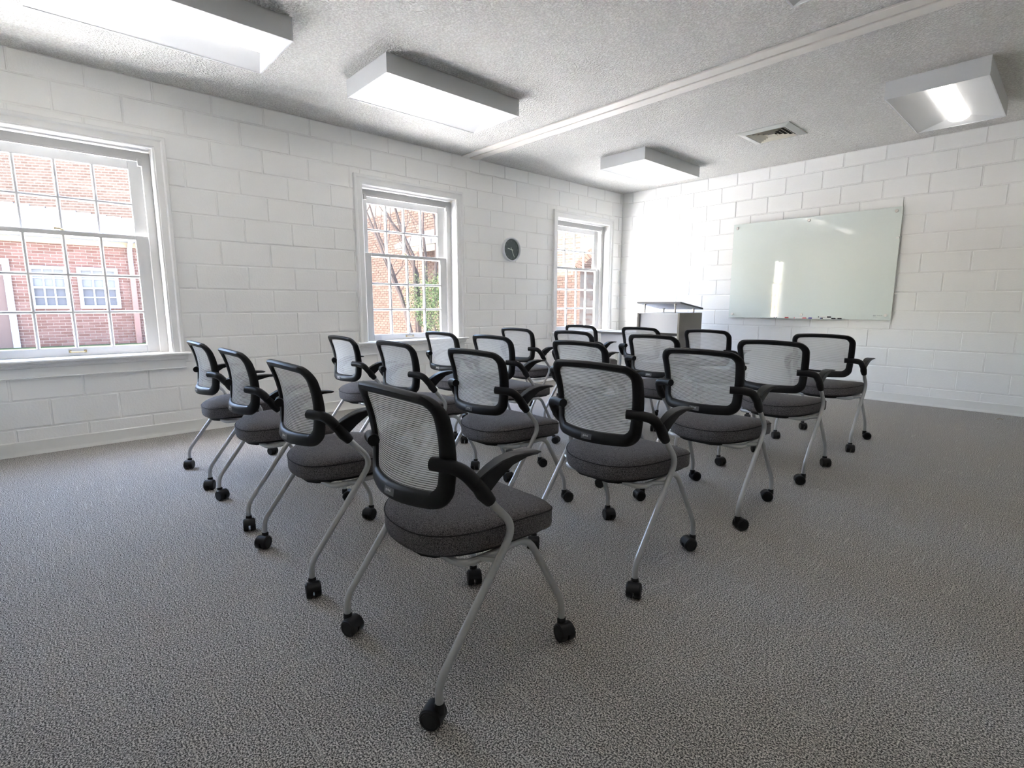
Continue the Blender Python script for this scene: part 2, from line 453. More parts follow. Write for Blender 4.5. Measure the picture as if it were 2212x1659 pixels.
def lay_units(parent, name, axis, plane, a0, a1, courses, unit, gap, head, openings, material, depth, cham, jitter=0.0, keep=None, limit=290):
    """courses: list of (z0, z1, index); head(index) -> position of one head joint"""
    rects = []
    for z0, z1, k in courses:
        s = head(k); n = math.floor((a0 - s) / unit); s += n * unit
        while s < a1:
            r = [(max(s, a0) + gap/2, min(s + unit, a1) - gap/2, z0 + gap/2, z1 - gap/2)]
            if r[0][1] - r[0][0] > 0.025:
                for op in openings: r = subtract(r, op)
                rects += r
            s += unit
    if keep: rects.sort(key=keep)
    cache = {}
    def place(u, z, d): return (plane + d, u, z) if axis == 'x' else (u, plane - d, z)
    for r in rects[:limit]:
        w, h = round(r[1]-r[0], 3), round(r[3]-r[2], 3)
        if (w, h) not in cache: cache[(w, h)] = piece_mesh(name, axis, w, h, depth, cham, material)
        link(name, cache[(w, h)], parent, place((r[0]+r[1])/2, (r[2]+r[3])/2, random.uniform(-jitter, jitter)))
    rest = rects[limit:]
    if rest:
        q = MB()
        for r in rest:
            me = piece_mesh('tmp', axis, r[1]-r[0], r[3]-r[2], depth, cham, material)
            add_mesh(q, me, Matrix.Translation(place((r[0]+r[1])/2, (r[2]+r[3])/2, random.uniform(-jitter, jitter))))
            bpy.data.meshes.remove(me)
        o = q.build(name, material, parent, smooth=False); o['kind'] = 'stuff'
    return len(rects)

# block courses: joint 1 is the highest full bed joint
zs = [(Z1, H, 0)] + [(Z1 - CH*k, Z1 - CH*(k-1), k) for k in range(1, 13)] + [(0.09, Z1 - CH*12, 13)]
JL = {0: 0.02, 1: 0.02, 2: -0.018, 3: -0.014}
lay_units(wall_left, 'block', 'x', 0.0, -RL, 0.0, zs, BL, 0.0105,
          lambda k: -5.9646 + (0 if k % 2 else CH) + JL.get(k, 0), [(c-OPEN[0], c+OPEN[0], OPEN[1], OPEN[2]) for c in WINS],
          M['block'], 0.02, 0.0042, 0.0008)
lay_units(wall_front, 'block', 'y', 0.0, 0.0, RW, zs, BL, 0.0105,
          lambda k: 3.6467 + (0 if k % 2 else CH), [], M['block'], 0.02, 0.0042, 0.0008)

def baseboard(nm, horiz, label):
    q = MB()
    prof = [(0, 0), (0.020, 0), (0.020, 0.006), (0.012, 0.020), (0.009, 0.030), (0.009, 0.098), (0.004, 0.104), (0, 0.104)]
    if horiz == 'left': loops = [[(d, y, z) for d, z in prof] for y in (-RL, 0)]
    elif horiz == 'front': loops = [[(x, -d, z) for d, z in prof] for x in (0, RW)]
    elif horiz == 'right': loops = [[(RW - d, y, z) for d, z in prof] for y in (-RL, 0)]
    else: loops = [[(x, -RL + d, z) for d, z in prof] for x in (0, RW)]
    q.loft(loops)
    tag(q.build(nm, M['base']), label, 'baseboard', kind='structure')
baseboard('baseboard_left', 'left', 'pale baseboard along the window wall')
baseboard('baseboard_front', 'front', 'pale baseboard under the glass board wall')
baseboard('baseboard_right', 'right', 'pale baseboard opposite the windows')
baseboard('baseboard_back', 'back', 'pale baseboard behind the rear chairs')

# the two boards of the ceiling track
tr1 = empty('trim_1', (0, -3.05, H)); tag(tr1, 'pale double batten running across the ceiling between the lamps', 'trim', kind='structure')
for y0, y1 in ((-0.115, -0.012), (0.012, 0.115)):
    q = MB(); q.box(0, RW, y0, y1, -0.016, 0.0); q.build('batten', M['board'], tr1, bevel=0.003, smooth=False)
q = MB(); q.box(0, RW, -0.012, 0.012, -0.003, 0.0); q.build('groove', mat('groove_brown', (0.16, 0.11, 0.07), 0.9, spec=0.05), tr1, smooth=False)

# ------------------------------------------------------------------ windows
def sweep_u(mb, hw, zb, zt, prof, mi=0):
    """prof: (outward offset, depth x); mitred left-head-right sweep"""
    loops = []
    for st in range(4):
        l = []
        for d, x in prof:
            u = (-hw - d) if st < 2 else (hw + d)
            z = zb if st in (0, 3) else zt + d
            l.append((x, u, z))
        loops.append(l)
    mb.loft(loops, mi)

def make_window(idx, yc, label):
    w = empty('window_%d' % idx, (0, yc, 0)); tag(w, label, 'window', kind='structure')
    q = MB()
    sweep_u(q, 0.585, 0.69, 2.28, [(0, -0.004), (0, 0.010), (0.006, 0.016), (0.016, 0.016), (0.019, 0.020), (0.060, 0.023), (0.064, 0.028), (0.070, 0.034), (0.090, 0.036), (0.095, 0.031), (0.095, -0.004)])
    q.build('casing', M['trim'], w, angle=20)
    q = MB(); sweep_u(q, 0.585, 0.66, 2.28, [(0, 0.004), (0, -0.252), (0.016, -0.252), (0.016, 0.004)]); q.build('jamb', M['sash'], w)
    q = MB(); sweep_u(q, 0.525, 0.69, 2.205, [(0, -0.118), (0, -0.105), (0.004, -0.100), (0.0605, -0.100), (0.0605, -0.118)])
    q.build('stop', M['sash'], w)
    q = MB(); sweep_u(q, 0.545, 0.69, 2.215, [(0, -0.215), (0, -0.235), (0.042, -0.235), (0.042, -0.215)]); q.build('blind_stop', M['sash'], w)
    q = MB()   # stool with a rounded nose
    prof = [(-0.252, 0.655), (-0.252, 0.690), (0.052, 0.690), (0.060, 0.686), (0.063, 0.678), (0.060, 0.670), (0.052, 0.666), (0.0, 0.666), (0.0, 0.655)]
    q.loft([[(x, -0.585, z) for x, z in prof], [(x, 0.585, z) for x, z in prof]])
    nose = [(0.001, 0.690), (0.052, 0.690), (0.060, 0.686), (0.063, 0.678), (0.060, 0.670), (0.052, 0.666), (0.001, 0.666)]
    for s in (-1, 1): q.loft([[(x, s*0.585, z) for x, z in nose], [(x, s*0.718, z) for x, z in nose]])
    q.build('stool', M['trim'], w)
    q = MB()
    mould = [(0.0, 0.628), (0.018, 0.630), (0.022, 0.640), (0.032, 0.644), (0.036, 0.654), (0.046, 0.658), (0.046, 0.666), (0.0, 0.666)]
    q.loft([[(x, -0.695, z) for x, z in mould], [(x, 0.695, z) for x, z in mould]]); q.build('sill_moulding', M['trim'], w, angle=20)
    q = MB(); ap = [(0.0, 0.553), (0.020, 0.553), (0.022, 0.560), (0.017, 0.563), (0.017, 0.628), (0.0, 0.628)]
    q.loft([[(x, -0.68, z) for x, z in ap], [(x, 0.68, z) for x, z in ap]]); q.build('apron', M['trim'], w)
    # shade rail and its end brackets under the head stop
    q = MB(); q.box(-0.099, -0.080, -0.50, 0.50, 2.190, 2.208); q.build('shade_rail', M['sash'], w, bevel=0.002)
    for s in (-1, 1):
        q = MB(); q.box(-0.100, -0.070, s*0.512 - 0.014, s*0.512 + 0.014, 2.155, 2.213); q.build('shade_bracket', M['sash'], w, bevel=0.002)
    def sash(nm, xc, z0, z1, g0, g1, gh, rows):
        th = 0.017; ho = 0.540
        q = MB()
        for s in (-1, 1): q.box(xc-th, xc+th, min(s*gh, s*ho), max(s*gh, s*ho), z0, z1)
        q.box(xc-th, xc+th, -gh, gh, z0, g0); q.box(xc-th, xc+th, -gh, gh, g1, z1)
        so = q.build(nm, M['sash'], w, bevel=0.003, smooth=False)
        cols = [-gh + 2*gh*i/4 for i in range(5)]
        zz = [g0] + rows + [g1]
        for i in (1, 2, 3):
            q = MB(); c = cols[i]
            pr = [(0.017, 0.006), (0.010, 0.012), (-0.010, 0.012), (-0.016, 0.006), (-0.016, -0.006), (-0.010, -0.012), (0.010, -0.012), (0.017, -0.006)]
            q.loft([[(xc + a, c + b_, z) for a, b_ in pr] for z in (g0, g1)]); q.build('muntin', M['sash'], so, smooth=False)
        for z in rows:
            q = MB()
            pr = [(0.0165, 0.006), (0.0095, 0.012), (-0.0095, 0.012), (-0.0155, 0.006), (-0.0155, -0.006), (-0.0095, -0.012), (0.0095, -0.012), (0.0165, -0.006)]
            q.loft([[(xc + a, y, z + b_) for a, b_ in pr] for y in (-gh, gh)]); q.build('muntin', M['sash'], so, smooth=False)
        for i in range(4):
            for j in range(len(zz) - 1):
                q = MB()
                q.add([(xc, cols[i], zz[j]), (xc, cols[i+1], zz[j]), (xc, cols[i+1], zz[j+1]), (xc, cols[i], zz[j+1])], [(0, 1, 2, 3)])
                q.build('pane', M['glass'], so, smooth=False)
        return so
    up = sash('upper_sash', -0.192, 1.590, 2.215, 1.628, 2.138, 0.446, [1.870])
    lo = sash('lower_sash', -0.143, 0.692, 1.625, 0.755, 1.590, 0.4415, [1.023, 1.302])
    q = MB(); q.lathe([(0.016, 0), (0.016, 0.008), (0.010, 0.014)], (-0.150, 0.0, 1.625), 'z', 12)
    q.tube([(-0.150, 0.0, 1.636), (-0.140, -0.02, 1.640), (-0.135, -0.048, 1.640)], [0.006, 0.006, 0.008], 8)
    q.build('sash_lock', M['brass'], lo)
    q = MB()
    for s in (-1, 1): q.box(-0.126, -0.119, s*0.045 - 0.008, s*0.045 + 0.008, 0.715, 0.735)
    q.tube(fillet([(-0.120, -0.045, 0.725), (-0.100, -0.036, 0.722), (-0.100, 0.036, 0.722), (-0.120, 0.045, 0.725)], 0.012, 3), 0.004, 8)
    q.build('sash_lift', M['brass'], lo)
    return w
make_window(1, WINS[0], 'large white sash window cut by the left picture edge, nearest the camera')
make_window(2, WINS[1], 'middle white sash window with bare branches and a bush outside')
make_window(3, WINS[2], 'small-looking far white sash window near the room corner')

# ------------------------------------------------------------------ ceiling lamps
def make_lamp(xc, y0, y1, label):
    yc, hl, hw, D = (y0+y1)/2, (y1-y0)/2, 0.306, 0.130
    t = empty('ceiling_lamp', (xc, yc, H)); tag(t, label, 'ceiling lamp', 'surface mounted ceiling lamps')
    q = MB(); e = 0.008
    for s in (-1, 1):
        q.box(min(s*hw, s*(hw-e)), max(s*hw, s*(hw-e)), -hl, hl, -D, 0)
        q.box(-hw+e, hw-e, min(s*hl, s*(hl-e)), max(s*hl, s*(hl-e)), -D, 0)
    q.box(-hw+e, hw-e, -hl+e, hl-e, -0.012, 0)
    q.build('housing', M['fixture'], t, smooth=False)
    # two flat reflectors sloping up from the rim to the lamp
    zi = -0.072
    for s in (-1, 1):
        q = MB()
        pts = [(s*(hw-e), -D+0.004), (s*0.070, zi), (s*0.070, zi+0.004), (s*(hw-e), -D+0.009)]
        q.loft([[(x, y, z) for x, z in pts] for y in (-hl+e, hl-e)]); q.build('reflector', M['fixture'], t, smooth=False)
    for s in (-1, 1):   # sloped end plates
        q = MB()
        a, b_ = s*(hl-e), s*(hl-0.075)
        v = [(-hw+e, a, -D+0.003), (hw-e, a, -D+0.003), (0.070, b_, zi+0.002), (-0.070, b_, zi+0.002)]
        q.add(v + [(x, y, z+0.004) for x, y, z in v], [(0,1,2,3), (7,6,5,4), (0,4,5,1), (1,5,6,2), (2,6,7,3), (3,7,4,0)])
        q.build('end_plate', M['fixture'], t, smooth=False)
    q = MB(); n = 14; loops = []
    ll = hl - 0.060
    for y, sc in ((-ll, 0.80), (-ll+0.012, 1.0), (ll-0.012, 1.0), (ll, 0.80)):
        loops.append([(0.078*sc*math.cos(math.pi*k/n), y, zi + 0.006 - 0.046*sc*math.sin(math.pi*k/n)) for k in range(n+1)])
    q.loft(loops); q.build('lens', M['lens'], t)
    # little screw heads on the side
    for s in (-1, 1):
        for z in (-0.03, -0.065, -0.10):
            q = MB(); q.lathe([(0.004, 0), (0.003, 0.002)], (hw, s*(hl-0.014), z), 'x', 8); q.build('screw', M['steel'], t)
    return t
make_lamp(1.328, -6.880, -5.667, 'lit white box ceiling lamp cut by the top edge at upper left')
make_lamp(1.333, -5.040, -3.790, 'lit white box ceiling lamp above the middle window')
make_lamp(1.324, -1.880, -0.668, 'small-looking lit white box ceiling lamp near the far room corner')
make_lamp(4.135, -1.930, -0.735, 'lit white box ceiling lamp at the right, seen end-on')
make_lamp(4.120, -5.040, -3.815, 'white box ceiling lamp showing only one corner at the top edge')
make_lamp(4.120, -6.880, -5.667, 'white box ceiling lamp overhead behind the camera view')

# ------------------------------------------------------------------ ceiling vent
v = empty('ceiling_vent', (2.745, -1.32, H)); tag(v, 'square grey ceiling air vent with yellowed louvers', 'vent')
q = MB(); a, b_ = 0.250, 0.185
prof = [(a, 0.0), (a, -0.008), (b_+0.012, -0.022), (b_, -0.022), (b_, 0.0)]
q.loft([[(sx*r, sy*r, z) for r, z in prof] for sx, sy in ((-1,-1),(1,-1),(1,1),(-1,1),(-1,-1))], cap0=False, cap1=False)
q.build('frame', M['vent'], v, smooth=False)
q = MB(); q.box(-b_, b_, -b_, b_, -0.003, -0.001); q.build('duct_shade_plate', M['dark'], v, smooth=False)  # near-black plate: shade inside the duct put into its colour
for ang in range(4):
    for k in range(4):
        r0 = 0.040 + k*0.036; q = MB()
        pts = [(-r0-0.030, -r0-0.030, -0.023), (r0+0.030, -r0-0.030, -0.023), (r0+0.004, -r0-0.004, -0.004), (-r0-0.004, -r0-0.004, -0.004)]
        q.add(pts + [(x, y+0.003, z) for x, y, z in pts], [(0,1,2,3), (7,6,5,4), (0,4,5,1), (1,5,6,2), (2,6,7,3), (3,7,4,0)])
        q.build('louver', M['louver'], v, rz=ang*math.pi/2, smooth=False)
q = MB(); q.box(-0.042, 0.042, -0.042, 0.042, -0.024, -0.020); q.build('centre_plate', M['louver'], v, smooth=False)

# ------------------------------------------------------------------ wall clock
c = empty('wall_clock', (0.0, -2.397, 1.778), math.pi/2); tag(c, 'round wall clock with dark slate face and white rim', 'clock')
q = MB(); q.lathe([(0.149, 0), (0.150, -0.003), (0.150, -0.042), (0.147, -0.046), (0.138, -0.046), (0.134, -0.040), (0.134, -0.018)], (0, 0, 0), 'y', 48); q.build('rim', M['clockrim'], c)
q = MB(); q.lathe([(0.134, -0.017), (0.134, -0.020)], (0, 0, 0), 'y', 48); face = q.build('face', M['clockface'], c)
FACE = Matrix.Rotation(R(90), 4, 'X')
for h in range(1, 13):
    a = R(90 - 30*h); me = text_mesh(str(h), 0.036, M['clocknum'])
    q = MB(); add_mesh(q, me, Matrix.Translation((0.108*math.cos(a), -0.0208, 0.108*math.sin(a))) @ FACE)
    q.build('numeral', M['clocknum'], face, smooth=False)
def hand(nm, deg, l0, l1, w_, y):
    q = MB(); d = Vector((math.sin(R(deg)), 0, math.cos(R(deg)))); s = Vector((d.z, 0, -d.x)) * w_
    p = [d*-l0 - s, d*l1 - s*0.7, d*l1 + s*0.7, d*-l0 + s]
    q.loft([[(x.x, y, x.z) for x in p], [(x.x, y - 0.002, x.z) for x in p]]); q.build(nm, M['clockhand'], c, smooth=False)
hand('hour_hand', 282, 0.026, 0.066, 0.0045, -0.024)
hand('minute_hand', 154, 0.028, 0.104, 0.0035, -0.028)
q = MB(); q.lathe([(0.006, -0.020), (0.006, -0.032)], (0, 0, 0), 'y', 12); q.build('hub', M['clockhand'], c)

# ------------------------------------------------------------------ glass board, tray, markers
X0, X1, ZB, ZT = 1.822, 3.648, 0.908, 2.122
gb = empty('glass_whiteboard', (X0, -0.02, ZB)); tag(gb, 'large pale green frosted glass whiteboard on the far wall', 'whiteboard')
q = MB(); q.box(0, X1-X0, -0.010, -0.004, 0, ZT-ZB, 0); gl = q.build('glass_panel', M['boardglass'], gb, bevel=0.0012, smooth=False)
q = MB(); q.box(0.004, X1-X0-0.004, -0.0038, -0.001, 0.004, ZT-ZB-0.004); q.build('backing', M['glassedge'], gb, smooth=False)
for x, z in ((1.873, 2.072), (2.733, 2.078), (3.596, 2.080), (3.597, 0.960), (2.733, 0.957), (1.874, 0.955)):
    q = MB(); q.lathe([(0.010, 0.0185), (0.010, 0.0), (0.0165, -0.010), (0.0165, -0.022), (0.014, -0.026)], (x - X0, 0.0, z - ZB), 'y', 20); q.build('standoff', M['steel'], gb)
# small printed mark in the lower right corner
q = MB()
def mark(x0, x1, z0, z1): q.box(x0 - X0, x1 - X0, -0.0106, -0.0101, z0 - ZB, z1 - ZB)
mark(3.480, 3.484, 0.950, 0.964); mark(3.500, 3.504, 0.950, 0.964); mark(3.480, 3.504, 0.962, 0.965); mark(3.480, 3.504, 0.949, 0.952); mark(3.488, 3.496, 0.954, 0.960)
for i in range(7): mark(3.514 + i*0.008, 3.519 + i*0.008, 0.954, 0.960 + 0.002*(i % 2))
for i in range(4): mark(3.482 + i*0.011, 3.488 + i*0.011, 0.936, 0.939)
q.build('printed_mark', M['print'], gb, smooth=False)
t = empty('board_magnet', (3.636, -0.030, 1.795)); tag(t, 'small white clip magnet on the right edge of the glass board', 'magnet')
q = MB(); q.lathe([(0.010, -0.001), (0.012, -0.006), (0.009, -0.014), (0.006, -0.020)], (0, 0, 0), 'y', 14); q.build('knob', M['trim'], t)
q = MB(); q.box(-0.022, 0.008, -0.006, -0.0005, -0.006, 0.006); q.build('clip', M['trim'], t, bevel=0.002)

pt = empty('marker_tray', (2.275, -0.030, 0.905)); tag(pt, 'narrow grey marker tray under the glass board', 'tray')
q = MB(); TL = 0.925
prof = [(0, 0.012), (0, 0), (-0.066, 0), (-0.068, 0.003), (-0.068, 0.007), (-0.064, 0.007), (-0.063, 0.003), (-0.003, 0.003), (-0.003, 0.012)]
q.loft([[(x, y, z) for y, z in prof] for x in (0.0, TL)]); q.build('shelf', M['tray'], pt, smooth=False)
for x in (0.0, TL):
    q = MB(); q.box(x - 0.003, x + 0.003, -0.066, 0, 0.0, 0.010); q.build('end_cap', M['tray'], pt, smooth=False)
def marker(x0, x1, row, capcol, capside, label, tip=None, lift=0):
    r = 0.0085; y = -0.030 - (0.014, 0.032, 0.051)[row]; z = 0.905 + 0.003 + r + lift
    t = empty('marker', ((x0+x1)/2, y, z - r)); tag(t, label, 'marker', 'dry-erase markers on the board tray')
    h = (x1 - x0)/2; s = capside; cl = 0.040
    q = MB(); q.lathe([(r*0.7, -s*h), (r*0.95, -s*(h-0.003)), (r*0.95, s*(h-cl))], (0, 0, r), 'x', 12); q.build('barrel', M['markerbody'], t)
    q = MB(); q.lathe([(r, s*(h-cl-0.001)), (r, s*(h-0.004)), (r*0.8, s*h)], (0, 0, r), 'x', 12); q.build('cap', M['cap_' + capcol], t)
    q = MB(); q.lathe([(r*0.98, -s*h*1.002), (r*0.98, -s*(h-0.008))], (0, 0, r), 'x', 12); q.build('end_plug', M['cap_' + (tip or capcol)], t)
marker(2.462, 2.606, 2, 'red', 1, 'white marker with a dark red cap at the left end of the tray', 'black')
marker(2.430, 2.572, 1, 'purple', 1, 'white marker with a dark purple cap tucked behind the red one')
marker(2.672, 2.809, 2, 'pink', 1, 'white marker with a pinkish red cap near the tray middle')
marker(2.834, 2.972, 2, 'blue', -1, 'white marker with a blue cap beside the pink-capped one')
marker(2.935, 3.070, 1, 'black', 1, 'white black-capped marker resting on top of the others', 'black', 0.017)
marker(2.960, 3.088, 0, 'black', -1, 'white marker with black cap on its left, against the glass')
marker(2.985, 3.123, 2, 'black', 1, 'white black-capped marker second from the right tray end')
marker(3.041, 3.181, 1, 'black', 1, 'white black-capped marker at the right end of the tray')

# ------------------------------------------------------------------ lectern and side table
lx0, lx1, ly0, ly1 = 1.217, 1.813, -1.300, -0.753
lc = empty('lectern', (lx0, ly0, 0)); tag(lc, 'grey and taupe lectern with a raised sloping reading top', 'lectern')
W_, D_ = lx1 - lx0, ly1 - ly0
for x in (0.0, W_ - 0.026):
    q = MB(); q.box(x, x + 0.026, 0.0, D_, 0.075, 0.978); q.build('side_panel', M['taupe_lam'], lc, bevel=0.002, smooth=False)
q = MB(); n = 12; loops = []
for i in range(n + 1):
    s = -1 + 2*i/n; x = 0.0265 + (W_ - 0.053)*i/n; y = 0.030 - 0.034*(1 - s*s)
    loops.append([(x, y, 0.735), (x, y, 0.965), (x, y + 0.018, 0.965), (x, y + 0.018, 0.735)])
q.loft(loops); q.build('front_panel', M['white_lam'], lc)
q = MB(); q.box(0.0265, W_ - 0.0265, -0.002, D_, 0.962, 0.980); q.build('worktop', M['white_lam'], lc, smooth=False)
q = MB(); q.box(0.0265, W_ - 0.0265, 0.06, D_ - 0.03, 0.695, 0.730); q.build('glass_shelf', M['smoke'], lc, smooth=False)
q = MB(); q.box(0.0265, W_ - 0.0265, 0.10, 0.118, 0.10, 0.690); q.build('lower_panel', M['white_lam'], lc, smooth=False)
q = MB(); q.box(0.0265, W_ - 0.0265, 0.0, D_ - 0.03, 0.075, 0.10); q.build('bottom_shelf', M['taupe_lam'], lc, smooth=False)
top = Vector((W_, 0, 0)); ztf, ztr = 1.094, 1.020
def ztop(y): return ztf + (ztr - ztf)*y/D_
for x in (0.085, W_ - 0.085):
    for y in (0.04, D_ - 0.06):
        q = MB(); q.lathe([(0.010, 0.979), (0.010, ztop(y) - 0.004)], (x, y, 0), 'z', 14); q.lathe([(0.020, ztop(y) - 0.006), (0.020, ztop(y) + 0.001)], (x, y, 0), 'z', 14); q.build('post', M['chrome'], lc)
q = MB(); q.loft([[(x, -0.004, ztop(0)), (x, D_ + 0.004, ztop(D_)), (x, D_ + 0.004, ztop(D_) + 0.019), (x, -0.004, ztop(0) + 0.019)] for x in (-0.004, W_ + 0.004)])
rt = q.build('reading_top', M['pale_lam'], lc, smooth=False)
q = MB()
for x0, x1, y0, y1 in ((-0.006, W_+0.006, -0.007, -0.004), (-0.006, W_+0.006, D_+0.004, D_+0.007), (-0.007, -0.004, -0.004, D_+0.004), (W_+0.004, W_+0.007, -0.004, D_+0.004)):
    q.add([(x0, y0, ztop(y0)-0.0005), (x1, y0, ztop(y0)-0.0005), (x1, y1, ztop(y1)-0.0005), (x0, y1, ztop(y1)-0.0005),
           (x0, y0, ztop(y0)+0.0195), (x1, y0, ztop(y0)+0.0195), (x1, y1, ztop(y1)+0.0195), (x0, y1, ztop(y1)+0.0195)],
          [(3,2,1,0),(4,5,6,7),(0,1,5,4),(1,2,6,5),(2,3,7,6),(3,0,4,7)])
q.build('edge_band', M['grey_edge'], rt, smooth=False)
q = MB(); q.box(-0.024, -0.002, 0.03, 0.42, 0.690, 0.925); q.build('side_shelf', M['grey_edge'], lc, smooth=False)
for x in (0.05, W_ - 0.05):
    for y in (0.06, D_ - 0.06):
        q = MB(); q.lathe([(0.030, -0.012), (0.034, -0.006), (0.034, 0.006), (0.030, 0.012)], (x, y, 0.034), 'x', 18); q.box(x - 0.018, x + 0.018, y - 0.016, y + 0.016, 0.058, 0.075); q.build('caster', M['caster'], lc)

tb = empty('side_table', (0.657, -1.400, 0)); tag(tb, 'small table with dark edge and white modesty panel beside the lectern', 'table')
TW, TD = 0.515, 0.55
q = MB(); q.box(0.003, TW-0.003, 0.003, TD-0.003, 0.698, 0.722); tt = q.build('table_top', M['pale_lam'], tb, smooth=False)
q = MB()
for a in ((0, TW, 0, 0.003), (0, TW, TD-0.003, TD), (0, 0.003, 0.003, TD-0.003), (TW-0.003, TW, 0.003, TD-0.003)): q.box(*a, 0.696, 0.7225)
q.build('edge_band', M['grey_edge'], tt, smooth=False)
q = MB(); q.box(0.02, TW-0.02, 0.06, 0.078, 0.452, 0.6975); q.build('modesty_panel', M['white_lam'], tb, smooth=False)
for x in (0.035, TW - 0.035):
    for y in (0.10, TD - 0.05):
        q = MB(); q.lathe([(0.016, 0.0), (0.016, 0.6975)], (x, y, 0), 'z', 14); q.build('leg', M['tube'], tb)

# ------------------------------------------------------------------ chairs
def back_y(s, z):
    """rear surface of the back; s in -1..1 across, z height"""
    zz = max(0.0, min(1.0, (z - 0.53) / 0.32))
    side = -0.140 - 0.004*(1 - zz)*2 - 0.060*max(0.0, zz - 0.30)**2 / 0.49
    bulge = 0.068*(1 - zz) + 0.026*zz
    return side - bulge*(1 - s*s)

def outline(hw0, hw1, z0, z1, rc, arch0, arch1, n=10):
    """closed loop (x, z): bottom edge, right, top, left with rounded corners"""
    pts = []
    def corner(cx, cz, a0):
        for k in range(n + 1):
            a = R(a0 + 90*k/n); pts.append((cx + rc*math.cos(a), cz + rc*math.sin(a)))
    corner(hw0 - rc, z0 + rc, 270)
    for k in range(1, 8): t = k/8; pts.append((hw0 + (hw1-hw0)*t, z0 + rc + (z1 - z0 - 2*rc)*t))
    corner(hw1 - rc, z1 - rc, 0)
    for k in range(1, 14): t = k/14; x = (hw1-rc)*(1-2*t); pts.append((x, z1))
    corner(-hw1 + rc, z1 - rc, 90)
    for k in range(1, 8): t = k/8; pts.append((-(hw1 + (hw0-hw1)*t), z1 - rc - (z1 - z0 - 2*rc)*t))
    corner(-hw0 + rc, z0 + rc, 180)
    for k in range(1, 14): t = k/14; x = -(hw0-rc)*(1-2*t); pts.append((x, z0))
    out = []
    for x, z in pts:
        t = (z - z0)/(z1 - z0); s = min(1, abs(x)/hw1)
        out.append((x, z + (arch1*t**2 - arch0*(1-t)**2)*(1 - s*s)))
    return out

HWB = 0.219
def bs(x, z): return back_y(max(-1, min(1, x/HWB)), z)

